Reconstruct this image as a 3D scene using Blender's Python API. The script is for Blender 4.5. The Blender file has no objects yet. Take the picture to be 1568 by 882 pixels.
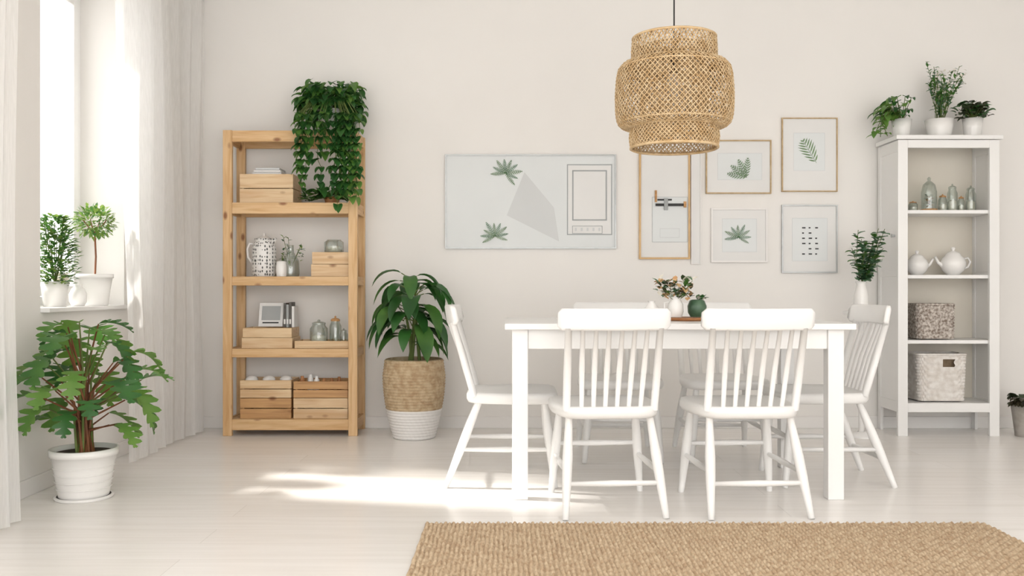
import bpy, math, random
from mathutils import Vector, Matrix
random.seed(7)
R=random.uniform
sc=bpy.context.scene
sc.view_settings.view_transform='Standard'
sc.view_settings.look='None'
sc.view_settings.exposure=0.0

def lin(h):
    h=h.lstrip('#'); o=[]
    for i in (0,2,4):
        c=int(h[i:i+2],16)/255
        o.append(c/12.92 if c<=0.04045 else ((c+0.055)/1.055)**2.4)
    return (o[0],o[1],o[2],1)

# ---------------- materials ----------------
def mat(name,col,rough=0.5,var=None,vscale=8,stretch=(1,1,1),bump=0,bscale=60,metal=0,spec=0.5,trans=0,detail=4,coat=0):
    m=bpy.data.materials.new(name); m.use_nodes=True
    nt=m.node_tree; b=nt.nodes['Principled BSDF']
    b.inputs['Roughness'].default_value=rough
    b.inputs['Metallic'].default_value=metal
    b.inputs['Specular IOR Level'].default_value=spec
    b.inputs['Coat Weight'].default_value=coat
    tc=nt.nodes.new('ShaderNodeTexCoord'); mp=nt.nodes.new('ShaderNodeMapping')
    mp.inputs['Scale'].default_value=stretch
    nt.links.new(tc.outputs['Object'],mp.inputs['Vector'])
    no=nt.nodes.new('ShaderNodeTexNoise'); no.inputs['Scale'].default_value=vscale
    no.inputs['Detail'].default_value=detail
    nt.links.new(mp.outputs['Vector'],no.inputs['Vector'])
    rp=nt.nodes.new('ShaderNodeValToRGB')
    rp.color_ramp.elements[0].position=0.35; rp.color_ramp.elements[1].position=0.65
    c1=lin(col); c2=lin(var) if var else tuple(x*0.97 for x in c1[:3])+(1,)
    rp.color_ramp.elements[0].color=c2; rp.color_ramp.elements[1].color=c1
    nt.links.new(no.outputs['Fac'],rp.inputs['Fac'])
    nt.links.new(rp.outputs['Color'],b.inputs['Base Color'])
    if bump:
        n2=nt.nodes.new('ShaderNodeTexNoise'); n2.inputs['Scale'].default_value=bscale
        nt.links.new(mp.outputs['Vector'],n2.inputs['Vector'])
        bp=nt.nodes.new('ShaderNodeBump'); bp.inputs['Strength'].default_value=bump; bp.inputs['Distance'].default_value=0.003
        nt.links.new(n2.outputs['Fac'],bp.inputs['Height']); nt.links.new(bp.outputs['Normal'],b.inputs['Normal'])
    return m

def leafmat(name,col,var,trans=0.25,vs=6):
    m=mat(name,col,0.4,var,vs)
    nt=m.node_tree; b=nt.nodes['Principled BSDF']; out=nt.nodes['Material Output']
    t=nt.nodes.new('ShaderNodeBsdfTranslucent'); t.inputs['Color'].default_value=tuple(min(1,x*1.6) for x in lin(col)[:3])+(1,)
    mx=nt.nodes.new('ShaderNodeMixShader'); mx.inputs[0].default_value=trans
    nt.links.new(b.outputs[0],mx.inputs[1]); nt.links.new(t.outputs[0],mx.inputs[2]); nt.links.new(mx.outputs[0],out.inputs[0])
    return m

def glassmat(name,tint='#ffffff',a=0.12):
    m=bpy.data.materials.new(name); m.use_nodes=True; nt=m.node_tree
    nt.nodes.remove(nt.nodes['Principled BSDF']); out=nt.nodes['Material Output']
    tr=nt.nodes.new('ShaderNodeBsdfTransparent'); tr.inputs[0].default_value=lin(tint)
    gl=nt.nodes.new('ShaderNodeBsdfGlossy'); gl.inputs['Roughness'].default_value=0.03
    gl.inputs[0].default_value=(0.8,0.8,0.8,1)
    lw=nt.nodes.new('ShaderNodeLayerWeight'); lw.inputs[0].default_value=0.25
    ma=nt.nodes.new('ShaderNodeMath'); ma.operation='MULTIPLY_ADD'; ma.inputs[1].default_value=0.55; ma.inputs[2].default_value=a*0.4
    nt.links.new(lw.outputs['Facing'],ma.inputs[0])
    mx=nt.nodes.new('ShaderNodeMixShader'); nt.links.new(ma.outputs[0],mx.inputs[0])
    nt.links.new(tr.outputs[0],mx.inputs[1]); nt.links.new(gl.outputs[0],mx.inputs[2]); nt.links.new(mx.outputs[0],out.inputs[0])
    return m

def curtainmat():
    m=bpy.data.materials.new('sheer_fabric'); m.use_nodes=True; nt=m.node_tree
    nt.nodes.remove(nt.nodes['Principled BSDF']); out=nt.nodes['Material Output']
    d=nt.nodes.new('ShaderNodeBsdfDiffuse'); d.inputs[0].default_value=(0.97,0.967,0.96,1)
    t=nt.nodes.new('ShaderNodeBsdfTranslucent'); t.inputs[0].default_value=(0.99,0.987,0.98,1)
    tr=nt.nodes.new('ShaderNodeBsdfTransparent')
    no=nt.nodes.new('ShaderNodeTexNoise'); no.inputs['Scale'].default_value=40
    m1=nt.nodes.new('ShaderNodeMixShader'); m1.inputs[0].default_value=0.5
    ma=nt.nodes.new('ShaderNodeMath'); ma.operation='MULTIPLY_ADD'; ma.inputs[1].default_value=0.15; ma.inputs[2].default_value=0.30
    nt.links.new(no.outputs['Fac'],ma.inputs[0])
    m2=nt.nodes.new('ShaderNodeMixShader'); nt.links.new(ma.outputs[0],m2.inputs[0])
    nt.links.new(d.outputs[0],m1.inputs[1]); nt.links.new(t.outputs[0],m1.inputs[2])
    nt.links.new(m1.outputs[0],m2.inputs[1]); nt.links.new(tr.outputs[0],m2.inputs[2]); nt.links.new(m2.outputs[0],out.inputs[0])
    return m

def wood(name,base,dark,axis,scale=1.0,knots=True):
    m=bpy.data.materials.new(name); m.use_nodes=True; nt=m.node_tree; b=nt.nodes['Principled BSDF']
    b.inputs['Roughness'].default_value=0.5
    tc=nt.nodes.new('ShaderNodeTexCoord'); mp=nt.nodes.new('ShaderNodeMapping')
    s=[26*scale]*3; s[axis]=2.2*scale; mp.inputs['Scale'].default_value=s
    nt.links.new(tc.outputs['Object'],mp.inputs['Vector'])
    no=nt.nodes.new('ShaderNodeTexNoise'); no.inputs['Scale'].default_value=1.6; no.inputs['Detail'].default_value=5; no.inputs['Distortion'].default_value=0.6
    nt.links.new(mp.outputs['Vector'],no.inputs['Vector'])
    rp=nt.nodes.new('ShaderNodeValToRGB'); rp.color_ramp.elements[0].position=0.3; rp.color_ramp.elements[1].position=0.62
    rp.color_ramp.elements[0].color=lin(dark); rp.color_ramp.elements[1].color=lin(base)
    nt.links.new(no.outputs['Fac'],rp.inputs['Fac'])
    last=rp.outputs['Color']
    if knots:
        mp2=nt.nodes.new('ShaderNodeMapping'); s2=[12.0]*3; s2[axis]=6.0; mp2.inputs['Scale'].default_value=s2
        nt.links.new(tc.outputs['Object'],mp2.inputs['Vector'])
        vo=nt.nodes.new('ShaderNodeTexVoronoi'); vo.inputs['Scale'].default_value=1.0
        nt.links.new(mp2.outputs['Vector'],vo.inputs['Vector'])
        r2=nt.nodes.new('ShaderNodeValToRGB'); r2.color_ramp.elements[0].position=0.08; r2.color_ramp.elements[1].position=0.19
        r2.color_ramp.elements[0].color=(0.30,0.14,0.06,1); r2.color_ramp.elements[1].color=(1,1,1,1)
        nt.links.new(vo.outputs['Distance'],r2.inputs['Fac'])
        mx=nt.nodes.new('ShaderNodeMix'); mx.data_type='RGBA'; mx.blend_type='MULTIPLY'; mx.inputs[0].default_value=0.85
        nt.links.new(last,mx.inputs[6]); nt.links.new(r2.outputs['Color'],mx.inputs[7]); last=mx.outputs[2]
    nt.links.new(last,b.inputs['Base Color'])
    return m

def floormat():
    m=bpy.data.materials.new('painted_floorboards'); m.use_nodes=True; nt=m.node_tree; b=nt.nodes['Principled BSDF']
    b.inputs['Roughness'].default_value=0.25
    tc=nt.nodes.new('ShaderNodeTexCoord')
    br=nt.nodes.new('ShaderNodeTexBrick'); br.inputs['Scale'].default_value=1.0
    br.inputs['Brick Width'].default_value=2.2; br.inputs['Row Height'].default_value=0.19
    br.inputs['Mortar Size'].default_value=0.0015; br.inputs['Mortar Smooth'].default_value=0.5
    br.inputs['Color1'].default_value=lin('#f6f3f0'); br.inputs['Color2'].default_value=lin('#f2eeea'); br.inputs['Mortar'].default_value=lin('#e0dbd6')
    nt.links.new(tc.outputs['Object'],br.inputs['Vector'])
    mp=nt.nodes.new('ShaderNodeMapping'); mp.inputs['Scale'].default_value=(1.2,18,1)
    nt.links.new(tc.outputs['Object'],mp.inputs['Vector'])
    no=nt.nodes.new('ShaderNodeTexNoise'); no.inputs['Scale'].default_value=1.5; no.inputs['Detail'].default_value=6
    nt.links.new(mp.outputs['Vector'],no.inputs['Vector'])
    rp=nt.nodes.new('ShaderNodeValToRGB'); rp.color_ramp.elements[0].color=(0.94,0.935,0.925,1); rp.color_ramp.elements[1].color=(1,1,1,1)
    rp.color_ramp.elements[0].position=0.3; rp.color_ramp.elements[1].position=0.6
    nt.links.new(no.outputs['Fac'],rp.inputs['Fac'])
    mx=nt.nodes.new('ShaderNodeMix'); mx.data_type='RGBA'; mx.blend_type='MULTIPLY'; mx.inputs[0].default_value=1
    nt.links.new(br.outputs['Color'],mx.inputs[6]); nt.links.new(rp.outputs['Color'],mx.inputs[7])
    nt.links.new(mx.outputs[2],b.inputs['Base Color'])
    bp=nt.nodes.new('ShaderNodeBump'); bp.inputs['Strength'].default_value=0.12; bp.inputs['Distance'].default_value=0.002
    nt.links.new(no.outputs['Fac'],bp.inputs['Height']); nt.links.new(bp.outputs['Normal'],b.inputs['Normal'])
    return m

def patternmat(name,c1,c2,sx,sz,th=0.5):
    m=bpy.data.materials.new(name); m.use_nodes=True; nt=m.node_tree; b=nt.nodes['Principled BSDF']
    b.inputs['Roughness'].default_value=0.4
    tc=nt.nodes.new('ShaderNodeTexCoord'); mp=nt.nodes.new('ShaderNodeMapping'); mp.inputs['Scale'].default_value=(sx,sx,sz)
    nt.links.new(tc.outputs['Object'],mp.inputs['Vector'])
    vo=nt.nodes.new('ShaderNodeTexVoronoi'); vo.feature='F1'; vo.inputs['Scale'].default_value=1; vo.inputs['Randomness'].default_value=0.35
    nt.links.new(mp.outputs['Vector'],vo.inputs['Vector'])
    rp=nt.nodes.new('ShaderNodeValToRGB'); rp.color_ramp.interpolation='CONSTANT'
    rp.color_ramp.elements[0].color=lin(c2); rp.color_ramp.elements[1].position=th; rp.color_ramp.elements[1].color=lin(c1)
    nt.links.new(vo.outputs['Distance'],rp.inputs['Fac']); nt.links.new(rp.outputs['Color'],b.inputs['Base Color'])
    return m

WALL=mat('wall_paint','#ebe8e4',0.9,'#e9e6e2',2,bump=0.05,bscale=200)
WHITE=mat('white_lacquer','#eeedeb',0.32,'#ebeae8',3)
WHITEM=mat('white_matte','#ebe9e6',0.6,'#e9e6e3',4)
CER=mat('white_ceramic','#eeece9',0.25,'#e9e7e4',5)
CREAM=mat('cabinet_back_paint','#dfd9cd',0.7,'#dbd4c7',3)
PINEV=wood('pine_vertical','#d8b588',  '#c39865',2)
PINEH=wood('pine_horizontal','#d8b588','#c39865',0)
PINEY=wood('pine_depth','#d0aa7a','#b88c5a',1)
CRATE=wood('crate_wood','#dcc19b','#c9a47a',0)
CRATE2=wood('crate_wood_dark','#c69a68','#a97d50',0)
OAK=mat('oak_frame','#c4ab84',0.5,'#b0956c',30)
GOLD=mat('gold_frame','#cda872',0.35,'#c29c64',20)
SILV=mat('silver_frame','#bdbfbf',0.35,'#b1b4b4',20,metal=0.3)
PAPER=mat('print_paper','#e4e3e1',0.8,'#e1e0de',4)
PAPERB=mat('print_paper_cool','#dfe2e2',0.7,'#dcdfdf',3)
GREY=mat('print_grey','#d2d4d4',0.8,'#cfd1d1',4)
GREYD=mat('print_line','#a6a9a9',0.8,'#a0a3a3',4)
BLACK=mat('black_ink','#222222',0.6,'#2b2b2b',10)
JUTE=mat('jute','#c9b493',0.9,'#ac9170',35,bump=0.6,bscale=220)
RUG=mat('rug_jute','#cbb699',0.95,'#ae9477',70,stretch=(1,0.5,1),bump=0.5,bscale=300,detail=6)
RATTAN=mat('rattan','#dfc59d',0.6,'#c6a577',25)
WICKW=mat('white_wicker','#e6e2dd',0.8,'#d2cbc3',30,bump=0.3,bscale=200)
WICKG=mat('mottled_wicker','#cfc7be',0.6,'#77685c',70,bump=0.5,bscale=150)
LG1=leafmat('leaf_deep','#3a6d31','#254e25')
LG2=leafmat('leaf_mid','#56823c','#36622d')
LG3=leafmat('leaf_light','#809a48','#5c7d38')
LG7=leafmat('leaf_fresh','#6c9142','#4c7a35',0.3)
LG4=leafmat('leaf_dark','#3a4d30','#46362a')
LG5=leafmat('leaf_eucalyptus','#67896b','#48704e')
LG6=leafmat('leaf_print','#759168','#527248',0.0)
STEM=mat('stem_green','#6d7c3e',0.6,'#5a6a34')
STEMR=mat('stem_brown','#8a5636',0.6,'#6c4128')
SOIL=mat('soil','#4a382b',0.95,'#33261d',60,bump=1,bscale=80)
GLASS=glassmat('clear_glass')
GLASSJ=glassmat('jar_glass','#e9efec',0.35)
CURT=curtainmat()
FLOOR=floormat()
PATT=patternmat('patterned_ceramic','#e4e2df','#5d5e5c',75,45,0.38)
FLW=mat('white_petals','#eeebe2',0.7,'#dfd6c4',40)
FLY=mat('dried_flower','#d9b98a',0.8,'#b98b60',40)
TGREEN=mat('green_ceramic','#56735a',0.35,'#3f5c45',20)
TERRA=mat('tray_wood','#b07a4b',0.5,'#945f36',20)
GREYPOT=mat('concrete_pot','#aaa49d',0.8,'#989289',20)
BOOKM=mat('book_cover_grey','#5d5a56',0.6,'#4a4844',20)
CORKM=mat('cork','#c89b6a',0.8,'#a97c4e',60)
DARKIN=mat('basket_inner_shade','#85725c',0.9,'#72604a',30)  # brown tone with the shade inside the basket put into the colour

# ---------------- mesh builder ----------------
class MB:
    def __init__(s): s.v=[];s.f=[];s.m=[];s.s=[];s.mats=[]
    def mi(s,m):
        if m not in s.mats: s.mats.append(m)
        return s.mats.index(m)
    def add(s,vs,fs,m,sm=False):
        o=len(s.v); s.v+= [tuple(x) for x in vs]; i=s.mi(m)
        for f in fs: s.f.append(tuple(o+k for k in f)); s.m.append(i); s.s.append(sm)
    def box(s,x0,x1,y0,y1,z0,z1,m,M=None):
        vs=[Vector(p) for p in ((x0,y0,z0),(x1,y0,z0),(x1,y1,z0),(x0,y1,z0),(x0,y0,z1),(x1,y0,z1),(x1,y1,z1),(x0,y1,z1))]
        if M: vs=[M@v for v in vs]
        s.add(vs,[(0,3,2,1),(4,5,6,7),(0,1,5,4),(1,2,6,5),(2,3,7,6),(3,0,4,7)],m)
    def tube(s,pts,rad,m,n=8,sy=1.0):
        pts=[Vector(p) for p in pts]
        if not isinstance(rad,(list,tuple)): rad=[rad]*len(pts)
        vs=[];fs=[]; ref=None
        for i,p in enumerate(pts):
            d=(pts[min(i+1,len(pts)-1)]-pts[max(i-1,0)]).normalized()
            if ref is None: ref=Vector((0,1,0)) if abs(d.y)<0.9 else Vector((1,0,0))
            a=d.cross(ref).normalized(); b=a.cross(d).normalized(); ref=b
            for k in range(n):
                t=2*math.pi*k/n; vs.append(p+a*math.cos(t)*rad[i]+b*math.sin(t)*rad[i]*sy)
        for i in range(len(pts)-1):
            for k in range(n):
                k2=(k+1)%n; fs.append((i*n+k,i*n+k2,(i+1)*n+k2,(i+1)*n+k))
        fs.append(tuple(range(n))); fs.append(tuple((len(pts)-1)*n+k for k in reversed(range(n))))
        s.add(vs,fs,m,True)
    def lathe(s,prof,c,m,n=28,cap=True):
        vs=[];fs=[]
        for r,z in prof:
            for k in range(n):
                t=2*math.pi*k/n; vs.append((c[0]+r*math.cos(t),c[1]+r*math.sin(t),c[2]+z))
        for i in range(len(prof)-1):
            for k in range(n):
                k2=(k+1)%n; fs.append((i*n+k,i*n+k2,(i+1)*n+k2,(i+1)*n+k))
        s.add(vs,fs,m,True)
        if cap: s.add([vs[k] for k in range(n)],[tuple(reversed(range(n)))],m)
    def pot(s,c,rt,rb,h,m,soil=True,rim=0.0,n=32,t=0.006):
        p=[(rb,0),(rb+(rt-rb)*0.5,h*0.5),(rt,h-rim)]
        if rim: p+= [(rt+0.006,h-rim),(rt+0.006,h)]
        else: p+=[(rt,h)]
        p+=[(rt-t,h),(rt-t-0.002,h*0.85)]
        s.lathe(p,c,m,n)
        if soil:
            rr=rt-t-0.002; z=c[2]+h*0.86
            s.add([(c[0]+rr*math.cos(2*math.pi*k/n),c[1]+rr*math.sin(2*math.pi*k/n),z) for k in range(n)],[tuple(range(n))],SOIL)
    def leaf(s,base,d,L,W,m,segs=5,droop=0.4,shape='lance',fold=0.18,up=Vector((0,0,1)),clamp=None):
        d=Vector(d).normalized(); p=Vector(base); vs=[];fs=[]
        side=d.cross(up)
        if side.length<0.05: side=d.cross(Vector((R(-1,1),R(-1,1),0)))
        side.normalize()
        for i in range(segs+1):
            t=i/segs
            if shape=='lance': w=math.sin(math.pi*min(1,t**0.8))**0.9
            elif shape=='oval': w=max(0,math.sin(math.pi*t))**0.55
            elif shape=='heart': w=(math.sin(math.pi*min(1,(t*0.9+0.1)**0.55)))**0.8
            else:
                e=math.sin(math.pi*min(1,(t*0.93+0.05)**0.75))**0.7
                w=e*(0.26+0.74*abs(math.sin(t*math.pi*4.5))**0.8) if i not in(0,) else 0.1
            w=w*W/2; n=side.cross(d).normalized()
            sw=d*(w*0.5) if shape=='lobed' else Vector((0,0,0))
            vs+=[p-side*w+n*w*fold*2+sw,p.copy(),p+side*w+n*w*fold*2+sw]
            dd=(d+Vector((0,0,-droop/segs*1.3))); d=dd.normalized()
            if i<segs: p=p+d*(L/segs)
        if clamp is not None:
            for v in vs: v.x=max(v.x,clamp)
        for i in range(segs):
            a=i*3; fs+=[(a,a+1,a+4,a+3),(a+1,a+2,a+5,a+4)]
        s.add(vs,fs,m,True)
    def build(s,name,bevel=0,parent=None,loc=None,rot=None):
        me=bpy.data.meshes.new(name); me.from_pydata(s.v,[],s.f)
        for m in s.mats: me.materials.append(m)
        me.polygons.foreach_set('material_index',s.m); me.polygons.foreach_set('use_smooth',s.s); me.update()
        o=bpy.data.objects.new(name,me); sc.collection.objects.link(o)
        if bevel:
            b=o.modifiers.new('bevel','BEVEL'); b.width=bevel; b.segments=2; b.limit_method='ANGLE'; b.angle_limit=math.radians(50)
        if loc: o.location=loc
        if rot: o.rotation_euler=rot
        if parent: o.parent=parent
        return o

def empty(name,loc=(0,0,0)):
    e=bpy.data.objects.new(name,None); e.empty_display_size=0.1; sc.collection.objects.link(e); e.location=loc; return e

# ---------------- room ----------------
XL,XR,YB,YF,H=-2.1,4.3,0.0,-6.8,2.9
b=MB(); b.box(XL-0.3,XR+0.2,YF,YB+0.2,-0.1,0,FLOOR); b.build('floor')
b=MB(); b.box(XL-0.3,XR+0.2,YF,YB+0.2,H,H+0.1,WALL); b.build('ceiling')
b=MB(); b.box(XL-0.3,XR+0.2,YB,YB+0.2,0,H,WALL); b.build('wall_back')
b=MB(); b.box(XR,XR+0.2,YF,YB,0,H,WALL); b.build('wall_right')
W=[(-1.81,-0.93),(-4.7,-2.75)]; ZS,ZT=0.79,2.5
b=MB(); b.box(XL-0.3,XL,YF,YB,0,ZS,WALL); b.box(XL-0.3,XL,YF,YB,ZT,H,WALL)
for y0,y1 in ((-0.93,0),(-2.75,-1.81),(YF,-4.7)): b.box(XL-0.3,XL,y0,y1,ZS,ZT,WALL)
b.build('wall_left')
b=MB(); b.box(XL+0.014,XR,-0.014,0,0,0.075,WHITEM); b.build('baseboard_back',0.003)
b=MB(); b.box(XL,XL+0.014,YF,YB,0,0.075,WHITEM); b.build('baseboard_left',0.003)
for i,(y0,y1) in enumerate(W):
    b=MB(); x0,x1=-2.385,-2.335; z0,z1=ZS+0.02,ZT
    def ring(ya,yb,za,zb,w,xa,xb):
        b.box(xa,xb,ya,ya+w,za,zb,WHITE); b.box(xa,xb,yb-w,yb,za,zb,WHITE)
        b.box(xa,xb,ya+w,yb-w,za,za+w,WHITE); b.box(xa,xb,ya+w,yb-w,zb-w,zb,WHITE)
    ring(y0,y1,z0,z1,0.045,x0,x1)
    mids=[(y0+0.045,y1-0.045)] if i==0 else [(y0+0.045,(y0+y1)/2),((y0+y1)/2,y1-0.045)]
    for ya,yb in mids:
        ring(ya+0.004,yb-0.004,z0+0.05,z1-0.05,0.05,x0+0.01,x1+0.012)
        b.box(x0+0.03,x0+0.036,ya+0.054,yb-0.054,z0+0.1,z1-0.1,GLASS)
    b.box(x1+0.012,x1+0.03,y0+0.06,y0+0.075,1.45,1.58,SILV)
    b.build('window_%d'%(i+1),0.003)
    b=MB(); b.box(-2.335,-2.06,y0+0.002,y1-0.002,ZS,ZS+0.02,WHITE); b.build('trim_%d'%(i+1),0.003)
SILL=ZS+0.021

# curtains
def curtain(name,x,yfn0,yfn1,nf,amp,ztop=2.815):
    b=MB(); nu=nf*10; nv=24; vs=[];fs=[]
    ph=[R(-0.9,0.9) for _ in range(nf+2)]; am=[R(0.35,1.3) for _ in range(nf+2)]
    for j in range(nv+1):
        tz=j/nv; z=0.012+(ztop-0.012)*tz
        for i in range(nu+1):
            u=i/nu; fi=int(u*nf); fr=u*nf-fi
            a=am[fi]*(1-fr)+am[fi+1]*fr; p=ph[fi]*(1-fr)+ph[fi+1]*fr
            y=yfn0(tz)*(1-u)+yfn1(tz)*u
            k=0.55+0.45*(1-tz)
            vs.append((x+amp*k*a*math.sin(2*math.pi*u*nf+p)+0.012*math.sin(6*tz+u*9),y+0.012*math.sin(4*math.pi*u*nf+p)*k,z))
    for j in range(nv):
        for i in range(nu):
            a=j*(nu+1)+i; fs.append((a,a+1,a+nu+2,a+nu+1))
    b.add(vs,fs,CURT,True); 
    return b.build(name)
curtain('sheer_curtain',-1.94,lambda t:-1.24-0.17*t,lambda t:-0.12,8,0.018)
curtain('sheer_curtain',-1.89,lambda t:-4.9,lambda t:-2.40-0.02*t,22,0.022)
b=MB(); b.tube([(-1.93,-5.0,2.835),(-1.93,-0.05,2.835)],0.012,WHITE,12)
for y in (-4.95,-2.1,-0.1): b.tube([(-1.93,y,2.835),(-1.93,y,2.9)],0.008,WHITE)
b.build('curtain_rod')

# ---------------- pine shelf ----------------
b=MB(); X0,X1,YA,YZ=-1.758,-0.940,-0.325,-0.02; PW=0.055; PT=0.03
for xa in (X0,X1-PW):
    b.box(xa,xa+PW,YA,YA+PT,0,1.86,PINEV); b.box(xa,xa+PW,YZ-PT,YZ,0,1.86,PINEV)
lv=[(0.035,0.10),(0.478,0.53),(0.915,0.97),(1.352,1.42),(1.79,1.858)]
for z0,z1 in lv:
    b.box(X0+PW,X1-PW,YA+0.004,YA+0.026,z0,z1-0.0,PINEH)
    b.box(X0+PW,X1-PW,YZ-0.026,YZ-0.004,z0,z1,PINEH)
    for xa in (X0+0.006,X1-PW+0.03):
        b.box(xa,xa+0.02,YA+PT,YZ-PT,z0,z1,PINEY)
    if z1<1.8:
        n=4; w=(YZ-YA-2*0.032)/n
        for k in range(n): b.box(X0+0.03,X1-0.03,YA+0.032+k*w+0.003,YA+0.032+(k+1)*w-0.003,z1-0.016,z1,PINEH)
    else:
        for ya in (YA+0.06,YA+0.18): b.box(X0+0.03,X1-0.03,ya,ya+0.07,z1-0.016,z1,PINEH)
b.build('pine_shelving_unit',0.0025)

def crate(name,x0,x1,y0,y1,z0,z1,m,n=2,fill=None):
    b=MB(); t=0.009; g=0.005; h=(z1-z0-(n-1)*g)/n
    for k in range(n):
        a=z0+k*(h+g); c=a+h
        b.box(x0,x1,y0,y0+t,a,c,m); b.box(x0,x1,y1-t,y1,a,c,m)
        b.box(x0,x0+t,y0+t,y1-t,a,c,m); b.box(x1-t,x1,y0+t,y1-t,a,c,m)
    for xa in (x0+t,x1-t-0.015):
        for ya in (y0+t,y1-t-0.015): b.box(xa,xa+0.015,ya,ya+0.015,z0,z1-0.004,m)
    b.box(x0+t,x1-t,y0+t,y1-t,z0,z0+0.006,m)
    if fill=='jars':
        k=x0+0.04
        while k<x1-0.03:
            r=R(0.014,0.022); hh=z1-z0+R(0.0,0.03)
            b.lathe([(r,0),(r,hh*0.8),(r*0.6,hh*0.88),(r*0.6,hh)],(k,y0+0.06+R(0,0.04),z0+0.007),R(0,1)<0.5 and CER or TERRA,12)
            k+=0.045
    elif fill=='cloth':
        for k in range(3):
            xx=x0+0.05+k*(x1-x0-0.1)/2
            b.lathe([(0.03,0),(0.04,0.02),(0.038,0.05),(0.02,0.065),(0.001,0.068)],(xx,y0+0.08,z1-0.045),CER,14)
    return b.build(name,0.0015)
L1=[z for _,z in lv]
e=0.001
crate('wooden_crate',-1.667,-1.34,-0.285,-0.06,L1[3]+e,L1[3]+0.178,CRATE,2)
crate('wooden_crate',-1.23,-0.995,-0.285,-0.08,L1[2]+e,L1[2]+0.075,CRATE,1)
crate('wooden_crate',-1.225,-1.0,-0.28,-0.09,L1[2]+0.077,L1[2]+0.15,CRATE,1)
crate('wooden_crate',-1.655,-1.345,-0.285,-0.07,L1[1]+e,L1[1]+0.065,CRATE,1)
crate('wooden_crate',-1.650,-1.35,-0.28,-0.08,L1[1]+0.067,L1[1]+0.125,CRATE,1)
crate('wooden_crate',-1.665,-1.352,-0.285,-0.06,L1[0]+e,L1[0]+0.125,CRATE2,2)
crate('wooden_crate',-1.665,-1.352,-0.285,-0.06,L1[0]+0.128,L1[0]+0.235,CRATE,2,'cloth')
crate('wooden_crate',-1.338,-1.005,-0.285,-0.06,L1[0]+e,L1[0]+0.125,CRATE,2)
crate('wooden_crate',-1.338,-1.005,-0.285,-0.06,L1[0]+0.128,L1[0]+0.228,CRATE2,2,'jars')
# serving tray
b=MB(); z=L1[1]+e; b.box(-1.33,-1.0,-0.29,-0.09,z,z+0.01,CRATE)
for xa,xb,ya,yb in ((-1.33,-1.0,-0.29,-0.28),(-1.33,-1.0,-0.1,-0.09),(-1.33,-1.32,-0.28,-0.1),(-1.01,-1.0,-0.28,-0.1)): b.box(xa,xb,ya,yb,z+0.01,z+0.045,CRATE)
b.build('wooden_tray',0.0015)
def jar(name,x,y,z,r,h,m=GLASSJ,lid=True,inside=None):
    b=MB(); b.lathe([(r*0.9,0),(r,h*0.06),(r,h*0.7),(r*0.75,h*0.82),(r*0.72,h*0.88)],(x,y,z),m,24)
    if inside: b.lathe([(r*0.8,0),(r*0.85,h*0.35),(r*0.4,h*0.42),(0.001,h*0.43)],(x,y,z+0.003),inside,20)
    if lid: b.lathe([(r*0.76,0),(r*0.78,h*0.06),(r*0.5,h*0.1),(r*0.15,h*0.12),(r*0.18,h*0.17),(0.001,h*0.2)],(x,y,z+h*0.88),m if lid==1 else CORKM,20)
    return b.build(name)
jar('glass_jar',-1.20,-0.20,z+0.012,0.055,0.15,inside=FLW)
jar('glass_jar',-1.105,-0.16,z+0.012,0.037,0.17,lid=2)
jar('glass_jar',-1.04,-0.23,z+0.012,0.026,0.1)
jar('glass_jar',-1.11,-0.18,L1[2]+0.152,0.06,0.09,lid=0,inside=FLW)
# stacked papers
b=MB(); z=L1[3]+0.18
for k in range(3): b.box(-1.60+k*0.01,-1.42-k*0.006,-0.25,-0.1,z+k*0.014,z+k*0.014+0.012,[PAPER,CER,GREY][k])
b.build('book_stack',0.001)
# postcards / books standing
b=MB(); z=L1[1]+0.127
M=Matrix.Translation((-1.5,-0.20,z+0.003))@Matrix.Rotation(math.radians(-14),4,'X')
b.box(-0.075,0.075,-0.004,0.004,0,0.15,PAPER,M); b.box(-0.058,0.058,-0.0055,-0.0045,0.04,0.13,GREYD,M); b.box(-0.05,0.05,-0.0065,-0.006,0.02,0.028,BLACK,M)
b.build('photo_card',0)
b=MB()
for k in range(4):
    h=[0.15,0.14,0.155,0.13][k]; xx=-1.415+k*0.017
    b.box(xx,xx+0.015,-0.22,-0.12,z,z+h,[BOOKM,GREYD,BOOKM,PAPER][k])
    b.box(xx+0.002,xx+0.013,-0.2212,-0.2202,z+0.02,z+0.05,PAPER)
b.build('book_row',0.001)
# pitcher
b=MB(); c=(-1.54,-0.2,L1[2]+e)
b.lathe([(0.068,0),(0.074,0.01),(0.074,0.17),(0.068,0.2),(0.055,0.215),(0.058,0.235),(0.05,0.235),(0.048,0.21)],c,PATT,32)
b.tube([(c[0]-0.055,c[1],c[2]+0.2),(c[0]-0.09,c[1],c[2]+0.205),(c[0]-0.105,c[1],c[2]+0.17),(c[0]-0.1,c[1],c[2]+0.12),(c[0]-0.07,c[1],c[2]+0.08)],0.007,WHITEM,10)
b.lathe([(0.05,0),(0.03,0.015),(0.008,0.02),(0.01,0.035),(0.001,0.04)],(c[0],c[1],c[2]+0.232),WHITEM,20)
b.tube([(c[0]+0.05,c[1],c[2]+0.215),(c[0]+0.075,c[1],c[2]+0.238)],[0.02,0.008],PATT,10)
b.build('ceramic_pitcher')
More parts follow.
